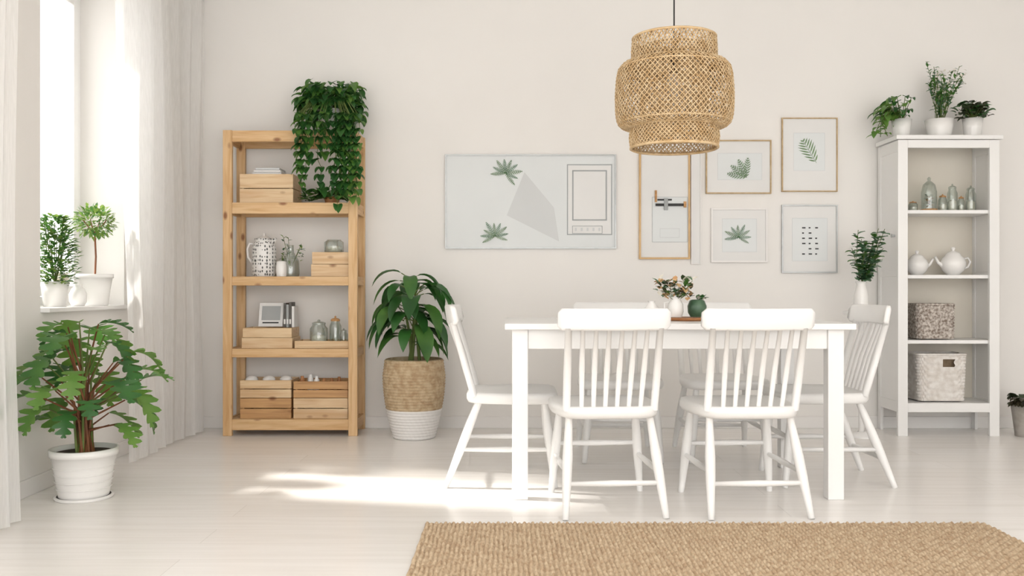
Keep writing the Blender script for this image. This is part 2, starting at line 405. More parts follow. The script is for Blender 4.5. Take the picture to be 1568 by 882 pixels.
# bottle with sprigs
b=MB(); c=(-1.375,-0.2,L1[2]+e)
b.lathe([(0.05,0),(0.055,0.02),(0.05,0.1),(0.02,0.15),(0.018,0.19),(0.022,0.195)],c,GLASSJ,24)
b.lathe([(0.03,0),(0.034,0.04),(0.03,0.09),(0.02,0.095)],(c[0]-0.045,c[1]-0.05,c[2]),CER,20)
for k in range(7):
    a=R(0,6.28); top=Vector((c[0]+R(-0.05,0.08),c[1]+R(-0.04,0.04),c[2]+R(0.12,0.25)))
    b.tube([(c[0],c[1],c[2]+0.05),tuple(top)],0.0015,STEM,5)
    for j in range(7): b.leaf(top-Vector((0,0,R(0,0.09))),(R(-1,1),R(-1,1),R(0,1)),0.03,0.014,[LG5,LG3][j%2],3,shape='oval')
b.build('sprig_bottle')

# ---------------- trailing ivy on shelf ----------------
b=MB(); c=Vector((-1.13,-0.17,1.860))
b.pot(c,0.085,0.065,0.15,WHITEM)
for k in range(330):
    th=R(0,2*math.pi); ph=R(-0.5,1.3); r=R(0.6,1)
    p=c+Vector((0.0,0,0.17))+Vector((0.21*r*math.cos(th)*math.cos(ph)**0.5 if math.cos(ph)>0 else 0,0.13*r*math.sin(th),0.17*r*math.sin(ph)))
    if p.y>-0.05: p.y=-0.05
    d=(p-c-Vector((0,0,0.05))); d=Vector((d.x+R(-.1,.1),d.y-0.05+R(-.1,.1),R(-0.1,0.08)))
    Lf=R(0.05,0.085); b.leaf(p,d,Lf,Lf*0.8,[LG1,LG1,LG2,LG7][k%4],4,1.0,'heart')
for k in range(26):
    x=c.x+0.01+R(-0.2,0.2); y0=-0.37-R(0,0.05)
    zend=R(1.5,1.85)
    if k<8: x=R(-1.06,-0.94); zend=R(1.42,1.55)
    pts=[c+Vector((0,0,0.15)),Vector((c.x+(x-c.x)*0.6,(c.y+y0)/2,c.z+0.2)),Vector((x,y0,c.z+0.08))]
    z=c.z+0.08
    while z>zend:
        z-=0.045; pts.append(Vector((x+R(-0.012,0.012),y0+R(-0.008,0.008),z)))
    b.tube(pts,0.0018,STEM,5)
    for p in pts[1:]:
        for j in range(2):
            Lf=R(0.045,0.075); b.leaf(p,(R(-1,1),R(-1,-0.1),R(-0.5,0.2)),Lf,Lf*0.8,[LG1,LG1,LG2,LG7][(j+k)%4],4,1.0,'heart')
b.build('trailing_ivy')
b=MB(); c=Vector((-1.12,-0.19,L1[3]+e)); b.pot(c,0.05,0.04,0.045,TERRA)
for k in range(140):
    p=c+Vector((R(-0.17,0.12),R(-0.1,0.05),R(0.02,0.08))); p.z=max(p.z,L1[3]+0.02)
    Lf=R(0.035,0.055); b.leaf(p,(R(-1,1),R(-1,0.2),R(-0.1,0.7)),Lf,Lf*0.8,[LG1,LG2][k%2],4,0.4,'heart')
b.build('potted_ivy')

# ---------------- basket plant ----------------
def ropes(b,c,prof,rows,mfn,n=72,amp=0.005):
    vs=[];fs=[]; z1=prof[1]; fn=prof[0]; per=5; nr=rows*per
    for j in range(nr+1):
        t=j/nr; r=fn(t)+amp*abs(math.sin(math.pi*j/per))
        for k in range(n):
            a=2*math.pi*k/n; w=0.0015*math.sin(a*n/3+ (j//per)*2.1)
            vs.append((c[0]+(r+w)*math.cos(a),c[1]+(r+w)*math.sin(a),c[2]+t*z1))
    for row in range(rows):
        ff=[]
        for j in range(row*per,(row+1)*per):
            for k in range(n):
                k2=(k+1)%n; ff.append((j*n+k,j*n+k2,(j+1)*n+k2,(j+1)*n+k))
        fs.append((row,ff))
    o=len(b.v); b.v+=vs
    for row,ff in fs:
        i=b.mi(mfn(row/rows))
        for f in ff: b.f.append(tuple(o+q for q in f)); b.m.append(i); b.s.append(True)
b=MB(); c=Vector((-0.59,-0.37,0.001))
fn=lambda t:0.122+0.062*math.sin(min(1,t*1.25)*math.pi/2)-0.012*max(0,t-0.8)/0.2
ropes(b,c,(fn,0.47),27,lambda t: WHITEM if t<0.34 else JUTE,n=96)
n=48; b.add([(c.x+0.165*math.cos(2*math.pi*k/n),c.y+0.165*math.sin(2*math.pi*k/n),0.43) for k in range(n)],[tuple(range(n))],SOIL)
b.lathe([(0.12,0),(0.001,0.001)],c,WHITEM,48,False)
b.lathe([(fn(1)+0.002,0.47),(fn(1)-0.008,0.475),(fn(1)-0.012,0.43)],c,JUTE,48,False)
tops=[(-0.62,-0.38,0.97),(-0.58,-0.40,0.88),(-0.65,-0.37,0.80),(-0.59,-0.39,0.72),(-0.61,-0.39,0.64)]
for ti,tp in enumerate(tops):
    tp=Vector(tp); base=c+Vector((R(-0.04,0.04),R(-0.04,0.04),0.41))
    b.tube([base,base.lerp(tp,0.5)+Vector((0.01,0,0)),tp],[0.011,0.009,0.006],STEM,8)
    nl=[10,11,11,11,10][ti]
    for k in range(nl):
        a=2*math.pi*k/nl+ti*0.7+R(-0.2,0.2); el=R(0.1,0.75)
        st=tp-Vector((0,0,R(0,0.1))); d=Vector((math.cos(a),math.sin(a)*0.75-(0.15 if math.sin(a)>0 else 0),el))
        if math.sin(a)>0.3: d.y*=0.5
        L=R(0.22,0.30)*(0.8 if ti in(0,4) else 1); pet=st+d.normalized()*0.055
        b.tube([st,pet],0.003,STEM,5)
        b.leaf(pet,d,L,L*0.38,[LG1,LG1,LG2][k%3],8,R(1.4,2.4),'lance',0.14)
b.build('potted_umbrella_plant')

# ---------------- philodendron ----------------
b=MB(); c=Vector((-1.835,-1.96,0.0))
b.lathe([(0.112,0),(0.117,0.004),(0.12,0.012),(0.108,0.014)],c,CER,40)
b.lathe([(0.10,0.012),(0.104,0.03),(0.118,0.12),(0.130,0.185),(0.138,0.187),(0.139,0.215),(0.128,0.216),(0.125,0.19)],c,CER,40)
for zz in (0.05,0.08,0.11,0.14): b.lathe([(0.105+zz*0.13,zz-0.002),(0.107+zz*0.13,zz),(0.105+zz*0.13,zz+0.002)],c,CER,40,False)
b.add([(c.x+0.126*math.cos(2*math.pi*k/32),c.y+0.126*math.sin(2*math.pi*k/32),0.195) for k in range(32)],[tuple(range(32))],SOIL)
for k in range(44):
    a=k*2.4; t=(k+0.5)/44
    hz=0.33+0.43*t if k>5 else R(0.28,0.4)
    rad=(0.08+0.18*math.sin(math.pi*min(1,t*0.85+0.15)))*R(0.6,1.15)
    dx=math.cos(a)*rad*(1.3 if math.cos(a)>0 else 0.85); dy=math.sin(a)*rad
    base=c+Vector((R(-0.03,0.03),R(-0.03,0.03),0.19)); tip=c+Vector((dx*0.7,dy*0.8,hz))
    mid=base.lerp(tip,0.6)+Vector((-dx*0.3,-dy*0.3,0.02))
    b.tube([base,mid,tip],[0.007,0.005,0.003],[STEMR,STEM,STEMR][k%3],6)
    d=Vector((dx,dy,rad*R(-0.2,0.7))); L=R(0.12,0.21)
    b.leaf(tip,d,L,L*0.78,[LG2,LG7,LG1,LG7][k%4],18,R(0.8,2.2),'lobed',0.14,clamp=-2.075)
b.build('potted_philodendron')

# ---------------- window sill plants ----------------
b=MB(); c=Vector((-2.15,-1.17,SILL)); b.pot(c,0.085,0.065,0.16,CER,rim=0.02)
b.tube([c+Vector((0,0,0.13)),c+Vector((0.006,0,0.25)),c+Vector((0,0,0.38))],[0.006,0.005,0.005],STEMR,8)
for k in range(520):
    th=R(0,6.28); ph=math.asin(R(-1,1)); r=R(0.35,1)**0.6
    q=Vector((math.cos(th)*math.cos(ph),math.sin(th)*math.cos(ph),0.85*math.sin(ph)))
    b.leaf(c+Vector((0,0,0.43))+q*0.095*r,q+Vector((R(-.6,.6),R(-.6,.6),R(-.3,.6))),0.03,0.016,[LG3,LG3,LG2][k%3],2,0.1,'oval')
for k in range(8):
    a=k*0.8; b.tube([c+Vector((0,0,0.36)),c+Vector((0.06*math.cos(a),0.06*math.sin(a),0.44))],0.002,STEMR,5)
b.build('potted_topiary_tree')
b=MB(); c=Vector((-2.2,-1.48,SILL)); b.pot(c,0.064,0.05,0.12,CER)
for k in range(14):
    a=k*2.4; b.tube([c+Vector((0,0,0.1)),c+Vector((0.05*math.cos(a),0.05*math.sin(a),0.3+0.01*k))],0.002,STEM,5)
for k in range(760):
    th=R(0,6.28); zz=R(0.1,0.43); rr=0.1*math.sqrt(max(0.05,1-((zz-0.24)/0.22)**2))*R(0.2,1)
    q=Vector((math.cos(th)*rr,math.sin(th)*rr,zz)); b.leaf(c+q,(math.cos(th),math.sin(th),R(0,1)),0.036,0.024,[LG2,LG3,LG2][k%3],2,0.2,'oval')
b.build('potted_shrub')
b=MB(); b.lathe([(0.03,0),(0.04,0.02),(0.042,0.06),(0.03,0.085),(0.02,0.095),(0.022,0.11)],(-2.16,-1.33,SILL),CER,24)
b.build('ceramic_vase')
b=MB(); b.lathe([(0.03,0),(0.033,0.03),(0.03,0.1),(0.036,0.11)],(-2.26,-1.29,SILL),CER,24)
for k in range(40): b.leaf((-2.26+R(-.03,.03),-1.29+R(-.03,.03),SILL+0.11+R(0,0.05)),(R(-1,1),R(-1,1),R(0,1)),0.03,0.03,FLW,3,0.5,'heart')
b.build('flower_vase')

# ---------------- table ----------------
b=MB(); b.box(-0.03,1.45,-2.035,-1.23,0.724,0.75,WHITE)
for xa in (0.0,1.342):
    for ya in (-2.0,-1.315): b.box(xa,xa+0.068,ya,ya+0.062,0,0.724,WHITE)
b.box(0.068,1.342,-1.99,-1.97,0.64,0.724,WHITE); b.box(0.068,1.342,-1.28,-1.26,0.64,0.724,WHITE)
b.box(0.01,0.03,-1.938,-1.315,0.64,0.724,WHITE); b.box(1.38,1.40,-1.938,-1.315,0.64,0.724,WHITE)
b.build('dining_table',0.003)

# ---------------- chairs ----------------
def chair(x,y,rot):
    e=empty('dining_chair',(x,y,0)); e.rotation_euler=(0,0,rot)
    b=MB(); n=40
    def outline(k,sc_):
        a=2*math.pi*k/n; ca,sa=math.cos(a),math.sin(a); p=0.36
        yy=0.21*math.copysign(abs(sa)**p,sa); w=0.222 if yy>0 else 0.222-0.03*(-yy/0.21)
        return (w*math.copysign(abs(ca)**p,ca)*sc_, yy*sc_)
    rings=[(0.90,0.375),(0.97,0.379),(1.0,0.392),(1.0,0.412),(0.98,0.422),(0.93,0.426),(0.6,0.418),(0.3,0.415)]
    vs=[]
    for s_,z in rings:
        for k in range(n): o=outline(k,s_); vs.append((o[0],o[1],z))
    fs=[]
    for i in range(len(rings)-1):
        for k in range(n): k2=(k+1)%n; fs.append((i*n+k,i*n+k2,(i+1)*n+k2,(i+1)*n+k))
    fs.append(tuple(reversed(range(n)))); fs.append(tuple((len(rings)-1)*n+k for k in range(n)))
    b.add(vs,fs,WHITE,True); b.build('seat',parent=e)
    feet={}
    for i,(sx,sy) in enumerate(((-1,1),(1,1),(-1,-1),(1,-1))):
        b=MB(); t=Vector((sx*0.165,sy*0.15,0.38)); f=Vector((sx*0.198,0.195 if sy>0 else -0.30,0.0))
        pts=[t.lerp(f,q) for q in (0,0.15,0.4,0.6,0.8,1)]
        feet[(sx,sy)]=(t,f)
        b.tube(pts,[0.014,0.0165,0.021,0.0195,0.016,0.0125],WHITE,14); b.build('leg_%d'%(i+1),parent=e)
    P=lambda s,z:feet[s][0].lerp(feet[s][1],(0.38-z)/0.38)
    b=MB()
    for sx in (-1,1):
        p,q=P((sx,1),0.17),P((sx,-1),0.17); b.tube([p,p.lerp(q,0.5),q],[0.009,0.013,0.009],WHITE,10)
    for sy,zz in ((1,0.22),(-1,0.13)):
        p,q=P((-1,sy),zz),P((1,sy),zz); b.tube([p,p.lerp(q,0.5),q],[0.009,0.013,0.009],WHITE,10)
    b.build('stretchers',parent=e)
    yr=lambda xx:-0.300+0.9*xx*xx
    b=MB()
    for sx in (-1,1):
        b.tube([(sx*0.178,-0.17,0.41),(sx*0.18,-0.215,0.56),(sx*0.182,yr(0.182)+0.003,0.745)],[0.016,0.016,0.014],WHITE,12)
    b.build('back_posts',parent=e)
    b=MB()
    for k in range(6):
        xx=-0.128+k*0.0512; b.tube([(xx*0.93,-0.185,0.415),(xx*0.97,-0.235+0.3*xx*xx,0.58),(xx,yr(xx),0.745)],[0.009,0.012,0.009],WHITE,10,0.75)
    b.build('spindles',parent=e)
    b=MB(); N=28; hw=0.2235; vs=[];fs=[]
    for i in range(N+1):
        u=-1+2*i/N; xx=hw*u; edge=min(1,(1-abs(u))*hw/0.018); k=math.sqrt(max(0,1-(1-edge)**2))
        zc=0.777; hh=0.043*(0.68+0.32*k); hh*= (1 if abs(u)<0.985 else 0.93); yy=yr(xx); t=0.012
        for (dy,dz) in ((-1,-0.8),(-0.7,-1),(0.7,-1),(1,-0.8),(1,0.8),(0.7,1),(-0.7,1),(-1,0.8)):
            vs.append((xx,yy+dy*t+ (dz*-0.006),zc+dz*hh))
    for i in range(N):
        for k in range(8): k2=(k+1)%8; fs.append((i*8+k,(i+1)*8+k,(i+1)*8+k2,i*8+k2))
    fs.append(tuple(range(8))); fs.append(tuple(N*8+k for k in reversed(range(8))))
    b.add(vs,fs,WHITE,True); b.build('top_rail',parent=e)
chair(0.384,-2.03,math.radians(4)); chair(0.954,-2.03,math.radians(3))
chair(0.0,-1.565,math.radians(-90)); chair(1.425,-1.565,math.radians(90))
chair(0.57,-0.99,math.radians(180)); chair(1.12,-0.99,math.radians(180))

# ---------------- pendant ----------------
e=empty('pendant_lamp',(0.75,-1.65,0))
def interp(prof,t):
    s=[0]
    for i in range(1,len(prof)): s.append(s[-1]+math.dist(prof[i],prof[i-1]))
    d=t*s[-1]
    for i in range(1,len(prof)):
        if d<=s[i]+1e-9:
            q=(d-s[i-1])/(s[i]-s[i-1]); return (prof[i-1][0]*(1-q)+prof[i][0]*q,prof[i-1][1]*(1-q)+prof[i][1]*q)
    return prof[-1]
zc_=lambda z:1.548+(z-1.545)*0.865
def weave(name,prof,ns,twist,seg,r,dr=0.0):
    b=MB()
    for dr_ in (1,-1):
        for k in range(ns):
            a0=2*math.pi*k/ns; pts=[]
            for i in range(seg+1):
                t=i/seg; rr,z=interp(prof,t); a=a0+dr_*twist*t; rr+=dr+(0.0022 if (i+k)%2 else -0.0022)*dr_
                pts.append((rr*math.cos(a),rr*math.sin(a),zc_(z)))
            b.tube(pts,r,RATTAN,4)
    b.build(name,parent=e)
wide=[(0.198,2.000),(0.236,1.992),(0.256,1.965),(0.263,1.93),(0.268,1.87),(0.270,1.80),(0.268,1.74),(0.264,1.70),(0.255,1.672),(0.236,1.655),(0.208,1.65)]
top=[(0.190,2.130),(0.195,2.06),(0.194,1.995)]
bot=[(0.200,1.655),(0.205,1.60),(0.199,1.545)]
weave('shade_wide',wide,70,1.3,22,0.0026); weave('shade_wide_inner',wide,52,0.8,12,0.002,-0.014)
weave('shade_top',top,66,0.5,6,0.0026); weave('shade_bottom',bot,66,0.45,6,0.0026)
weave('shade_top_inner',top,46,0.25,5,0.002,-0.01); weave('shade_bottom_inner',bot,46,0.25,5,0.002,-0.01)
inner=[(0.15,2.08),(0.155,1.85),(0.15,1.6)]
weave('shade_core',inner,64,0.9,10,0.0022)
b=MB()
for rr,z,tr in ((0.190,2.13,0.006),(0.196,1.998,0.004),(0.256,1.965,0.003),(0.256,1.675,0.003),(0.202,1.652,0.005),(0.199,1.545,0.007),(0.15,2.08,0.004),(0.15,1.6,0.004)):
    b.tube([(rr*math.cos(2*math.pi*k/64),rr*math.sin(2*math.pi*k/64),zc_(z)) for k in range(65)],tr,RATTAN,6)
for k in range(4):
    a=k*math.pi/2; b.tube([(0.02*math.cos(a),0.02*math.sin(a),zc_(2.08)),(0.190*math.cos(a),0.190*math.sin(a),zc_(2.125))],0.003,RATTAN,6)
b.build('hoops',parent=e)
b=MB(); b.tube([(0,0,1.94),(0,0,2.89)],0.0035,BLACK,8); b.lathe([(0.022,0),(0.024,0.07),(0.015,0.1),(0.003,0.11)],(0,0,1.89),BLACK,20)
b.lathe([(0.001,0),(0.03,0.012),(0.042,0.045),(0.03,0.09),(0.018,0.12)],(0,0,1.78),CER,20,False); b.lathe([(0.05,0),(0.05,0.02),(0.004,0.04)],(0,0,2.86),BLACK,24)
b.build('cord_and_bulb',parent=e)

# ---------------- wall art ----------------
def frame(b,x0,x1,z0,z1,w,m,paper,d=0.02):
    ya,yb=-d,-0.001
    b.box(x0,x0+w,ya,yb,z0,z1,m); b.box(x1-w,x1,ya,yb,z0,z1,m); b.box(x0+w,x1-w,ya,yb,z0,z0+w,m); b.box(x0+w,x1-w,ya,yb,z1-w,z1,m)
    b.box(x0+w,x1-w,-d*0.6,-0.001,z0+w,z1-w,paper)
def poly(b,pts,y,m): b.add([(x,y,z) for x,z in pts],[tuple(range(len(pts)))],m)
def outl(b,x0,x1,z0,z1,y,w,m):
    b.box(x0,x1,y-0.001,y,z0,z0+w,m);b.box(x0,x1,y-0.001,y,z1-w,z1,m);b.box(x0,x0+w,y-0.001,y,z0+w,z1-w,m);b.box(x1-w,x1,y-0.001,y,z0+w,z1-w,m)
def fern(b,x,z,dx,dz,L,y,m,n=9,wl=0.4):
    d=Vector((dx,0,dz)).normalized(); nrm=Vector((0,-1,0)); s=Vector((-d.z,0,d.x)); o=Vector((x,y,z))
    b.tube([o,o+d*L],0.0011,m,5)
    for i in range(n):
        t=(i+0.6)/n; l=L*wl*math.sin(math.pi*(0.15+0.8*t))
        for sg in (-1,1): b.leaf(o+d*L*t,d*0.9+s*sg,l,L/n*0.45,m,4,0,'lance',0.0,nrm)
def palm(b,x,z,r,y,m,n=9,a0=0,sp=6.28):
    for k in range(n):
        a=a0+sp*k/n; L=r*R(0.8,1.1); fern(b,x,z,math.cos(a),math.sin(a),L,y-0.0006*k,[m,LG5][k%2],9,0.2)
wx=lambda px:(px-784)/238; wz=lambda py:0.9-(py-441)/238
b=MB(); frame(b,-0.429,0.668,1.152,1.757,0.008,SILV,PAPERB)
poly(b,[(wx(803),wz(264)),(wx(776),wz(330)),(wx(856),wz(370)),(wx(848),wz(318))],-0.0125,GREY)
palm(b,wx(774),wz(266),0.105,-0.014,LG6,9,-0.9,4.6); palm(b,wx(758),wz(362),0.10,-0.014,LG6,9,-0.3,4.4)
outl(b,wx(868),wx(937),wz(360),wz(252),-0.0125,0.006,GREYD); poly(b,[(wx(870),wz(358)),(wx(935),wz(358)),(wx(935),wz(254)),(wx(870),wz(254))],-0.0124,PAPER)
outl(b,wx(876),wx(929),wz(338),wz(261),-0.0135,0.008,GREYD)
outl(b,wx(876),wx(922),wz(358),wz(346),-0.0135,0.003,GREYD)
for k in range(5): b.box(wx(880+k*9),wx(880+k*9)+0.012,-0.0145,-0.0135,wz(354),wz(349),GREY)
b.build('wide_botanical_print')
b=MB(); frame(b,wx(978),wx(1056),wz(397),wz(234),0.012,GOLD,PAPER)
poly(b,[(wx(998),wz(371)),(wx(1052),wz(371)),(wx(1052),wz(302)),(wx(998),wz(302))],-0.0125,PAPERB)
outl(b,wx(998),wx(1052),wz(371),wz(302),-0.013,0.002,GREYD)
b.box(wx(1003),wx(1050),-0.020,-0.014,wz(316),wz(312),BLACK); b.box(wx(1002),wx(1005),-0.024,-0.014,wz(310),wz(292),CORKM); b.box(wx(1046),wx(1050),-0.024,-0.014,wz(318),wz(309),CORKM)
b.box(wx(1006),wx(1028),-0.018,-0.014,wz(307.5),wz(305),BLACK); b.box(wx(1016),wx(1022),-0.022,-0.014,wz(322),wz(304),GREYD)
outl(b,wx(1010),wx(1040),wz(364),wz(350),-0.0135,0.002,GREY)
b.build('gold_framed_poster',0.001)
b=MB(); frame(b,wx(1057.5),wx(1073),wz(405),wz(234),0.006,WHITEM,PAPER,0.018); b.build('white_frame_panel',0.001)
def art(name,x0,x1,z0,z1,m,ix0,ix1,iz0,iz1,fn_,w=0.011):
    b=MB(); frame(b,wx(x0),wx(x1),wz(z1),wz(z0),w,m,PAPER)
    outl(b,wx(ix0),wx(ix1),wz(iz1),wz(iz0),-0.0122,0.002,GREY); poly(b,[(wx(ix0)+.002,wz(iz1)+.002),(wx(ix1)-.002,wz(iz1)+.002),(wx(ix1)-.002,wz(iz0)-.002),(wx(ix0)+.002,wz(iz0)-.002)],-0.0123,PAPERB)
    fn_(b); b.build(name,0.001)
art('botanical_print',1080,1180,215,297,OAK,1098,1166,235,276,lambda b:[fern(b,wx(1142),wz(272),math.cos(a),math.sin(a),0.125,-0.0135-0.001*a,LG6,8,0.26) for a in (1.5,2.0,2.5,2.95)],0.008)
art('botanical_print',1196,1281,181,294,OAK,1214,1262,204,262,lambda b:fern(b,wx(1249),wz(250),-0.6,1,0.17,-0.0135,LG6,8,0.45),0.007)
art('botanical_print',1088,1174,319,402,WHITEM,1105,1158,335,386,lambda b:palm(b,wx(1130),wz(364),0.09,-0.0135,LG6,8,-0.5,4.3))
def dots(b):
    for r_ in range(6):
        for k in range(3):
            if (r_*3+k)%7!=5: b.box(wx(1227+k*10),wx(1227+k*10)+[0.022,0.012,0.018][(k+r_)%3],-0.0145,-0.0135,wz(350+r_*8),wz(350+r_*8)+0.008,BLACK)
art('framed_type_print',1196,1281,314,418,SILV,1212,1266,334,400,dots,0.008)

# ---------------- white cabinet ----------------
b=MB(); X0,X1,YA,YZ=2.345,2.962,-0.327,-0.02; SW=0.06
b.box(X0,X0+SW,YA,YA+0.022,0,1.80,WHITE); b.box(X1-SW,X1,YA,YA+0.022,0,1.80,WHITE)
b.box(X0-0.015,X1+0.015,YA-0.015,YZ,1.803,1.828,WHITE)
b.box(X0+SW,X1-SW,YA,YA+0.022,1.752,1.80,WHITE)
b.box(X0+SW,X1-SW,YA,YA+0.022,0.145,0.20,WHITE)
for xa in (X0,X1-0.018):
    b.box(xa+0.004,xa+0.014,YA+0.022,YZ-0.04,0.15,1.80,WHITE)
    b.box(xa,xa+0.018,YZ-0.045,YZ,0,1.80,WHITE)
    b.box(xa,xa+0.018,YA+0.022,YZ-0.045,1.73,1.80,WHITE); b.box(xa,xa+0.018,YA+0.022,YZ-0.045,0.145,0.21,WHITE); b.box(xa,xa+0.018,YA+0.022,YZ-0.045,0.97,1.0,WHITE)
b.box(X0+0.018,X1-0.018,YZ-0.012,YZ-0.002,0.15,1.80,CREAM)
for z in (0.2,0.582,0.98,1.376): b.box(X0+0.018,X1-0.018,YA+0.023,YZ-0.013,z-0.022,z,WHITE)
b.tube([(X0-0.001,YA+0.05,1.22),(X0-0.02,YA+0.05,1.22)],[0.006,0.011],SILV,14)
b.build('display_cabinet',0.002)
def wickerbox(name,cx,cy,z,w,d,h,m,rows,cols,hole=False,taper=0.93,lid=False):
    b=MB(); per=4; nr=rows*per; n=cols*4; vs=[];fs=[]
    for j in range(nr+1):
        t=j/nr; sc_=taper+(1-taper)*t
        for k in range(n):
            a=2*math.pi*k/n; ca,sa=math.cos(a),math.sin(a); p=0.22
            x=w/2*math.copysign(abs(ca)**p,ca); y=d/2*math.copysign(abs(sa)**p,sa)
            dd=0.006*math.sin(2*math.pi*k/8+math.pi*(j//per))*abs(math.sin(math.pi*j/per))
            l=math.hypot(x,y); vs.append((cx+x*sc_*(1+dd/l),cy+y*sc_*(1+dd/l),z+t*h))
    for j in range(nr):
        for k in range(n):
            if hole:
                t=(j+0.5)/nr; xm=vs[j*n+k][0]-cx; ym=vs[j*n+k][1]-cy
                if 0.74<t<0.9 and abs(xm)<0.055 and ym<0: continue
            k2=(k+1)%n; fs.append((j*n+k,j*n+k2,(j+1)*n+k2,(j+1)*n+k))
    b.add(vs,fs,m,True); b.add(vs[:n],[tuple(reversed(range(n)))],m)
    rim=[Vector(vs[nr*n+k]) for k in range(n)]; b.tube(rim+[rim[0]],0.007,m,8)
    if hole: b.box(cx-w*0.42,cx+w*0.42,cy-d*0.36,cy+d*0.4,z+0.01,z+h*0.93,DARKIN)  # added dark block, stands in for the shaded inside behind the handle hole
    if lid: b.add([v+Vector((0,0,0.004)) for v in rim],[tuple(range(n))],m)
    return b.build(name)
wickerbox('wicker_basket',2.64,-0.18,0.207,0.30,0.20,0.285,WICKW,15,44,True)
wickerbox('wicker_box',2.605,-0.18,0.588,0.235,0.18,0.21,WICKG,12,36,False,0.97,True)
def teapot(name,x,y,z,s,flip=1):
    b=MB(); b.lathe([(0.035*s,0),(0.042*s,0.008*s),(0.058*s,0.025*s),(0.068*s,0.05*s),(0.069*s,0.072*s),(0.06*s,0.095*s),(0.045*s,0.108*s),(0.042*s,0.115*s),(0.036*s,0.124*s),(0.02*s,0.133*s),(0.008*s,0.137*s),(0.008*s,0.143*s),(0.013*s,0.15*s),(0.009*s,0.158*s),(0.001,0.161*s)],(x,y,z),CER,32)
    f=flip
    b.tube([(x+f*0.055*s,y,z+0.05*s),(x+f*0.085*s,y,z+0.07*s),(x+f*0.105*s,y,z+0.105*s)],[0.014*s,0.01*s,0.007*s],CER,10)
    b.tube([(x-f*0.052*s,y,z+0.09*s),(x-f*0.085*s,y,z+0.098*s),(x-f*0.1*s,y,z+0.075*s),(x-f*0.085*s,y,z+0.045*s),(x-f*0.058*s,y,z+0.035*s)],0.006*s,CER,10)
    b.build(name)
teapot('teapot',2.525,-0.18,0.982,0.95,1); teapot('teapot',2.75,-0.18,0.982,1.08,-1)
# cloche and bottles
b=MB(); c=(2.60,-0.18,1.378); b.lathe([(0.05,0),(0.05,0.012),(0.045,0.014)],c,CORKM,24)
b.lathe([(0.044,0.014),(0.046,0.12),(0.036,0.165),(0.015,0.185),(0.008,0.19),(0.012,0.205),(0.001,0.215)],c,GLASSJ,24,False)
for k in range(30): b.leaf((c[0]+R(-.014,.014),c[1]+R(-.014,.014),c[2]+0.03+R(0,.07)),(R(-1,1),R(-1,1),R(0,1)),0.025,0.014,[LG5,FLY][k%2],3)
b.build('glass_cloche')
for x,r,h in ((2.50,0.028,0.06),(2.685,0.026,0.1),(2.745,0.03,0.16),(2.80,0.02,0.09),(2.86,0.03,0.15)):
    jar('glass_bottle',x,-0.18,1.378,r,h,lid=2 if h<0.12 else 1,inside=[FLY,FLW,TERRA][int(x*100)%3])

# plants on cabinet
ZC=1.830
b=MB(); c=Vector((2.42,-0.2,ZC)); b.pot(c,0.06,0.048,0.115,CER)
for k in range(74):
    a=R(1.4,4.9); q=Vector((math.cos(a),math.sin(a)*0.6,R(0.1,1.4))); st=c+Vector((0,0,0.1)); ln=R(0.05,0.17); tip=st+q.normalized()*ln
    if tip.y>-0.06: tip.y=-0.06
    b.tube([st,tip],0.002,STEM,5); L=R(0.055,0.09)*(0.7 if q.x>-0.1 else 1); q.y=min(q.y,0.1)
    b.leaf(tip,Vector((q.x,q.y,0.2)),L,L*0.65,[LG1,LG7][k%2],5,1.2,'heart')
for s_ in range(3):
    pts=[c+Vector((0,0,0.11)),c+Vector((-0.11,-0.05-s_*0.03,0.16)),c+Vector((-0.17,-0.07-s_*0.03,0.07)),c+Vector((-0.205+0.03*s_,-0.08-s_*0.03,-0.01))]
    b.tube(pts,0.002,STEM,5)
    for p0,p1 in zip(pts,pts[1:]):
        for t in (0.2,0.5,0.8): 
            L=R(0.045,0.07); b.leaf(p0.lerp(p1,t),(R(-1,.3),R(-1,0.2),R(-.6,.3)),L,L*0.65,LG7,4,0.8,'heart')
b.build('potted_pothos')
b=MB(); c=Vector((2.66,-0.19,ZC)); b.pot(c,0.086,0.066,0.115,CER)
for k in range(28):
    a=R(0,6.28); h=R(0.12,0.40); tip=c+Vector((R(-0.08,0.2)*h/0.38,R(-0.1,0.08)*h/0.38,0.1+h)); st=c+Vector((R(-.03,.03),R(-.03,.03),0.09)); md=st.lerp(tip,0.5)+Vector((R(-.02,.02),0,0.02))
    b.tube([st,md,tip],0.0016,STEM,5)
    for j in range(14):
        p=md.lerp(tip,j/14) if j>2 else st.lerp(md,R(0.4,1)); b.leaf(p,(R(-1,1),R(-1,1),R(0,1)),R(.022,.042),0.016,[LG5,LG2][j%2],3,0.3,'oval')
    if k%3!=0:
        for j in range(7): b.leaf(tip+Vector((R(-.02,.02),R(-.02,.02),R(-.02,.02))),(R(-1,1),R(-1,1),R(0,1)),0.018,0.014,FLW,2,0.3,'oval')
b.build('potted_wildflowers')
b=MB(); c=Vector((2.862,-0.2,ZC)); b.pot(c,0.06,0.048,0.12,CER)
for k in range(130):
    a=R(0,6.28); q=Vector((math.cos(a)*R(0.2,1),math.sin(a)*0.6,R(0.1,1.7))); st=c+Vector((0,0,0.11)); tip=st+q.normalized()*R(0.03,0.13)
    if k%3==0: b.tube([st,tip],0.002,STEM,5)
    L=R(0.035,0.055); b.leaf(tip,(q.x+R(-.3,.3),q.y,R(0,.8)),L,L*0.85,[LG4,LG4,LG1][k%3],4,0.6,'heart')
b.build('potted_begonia')

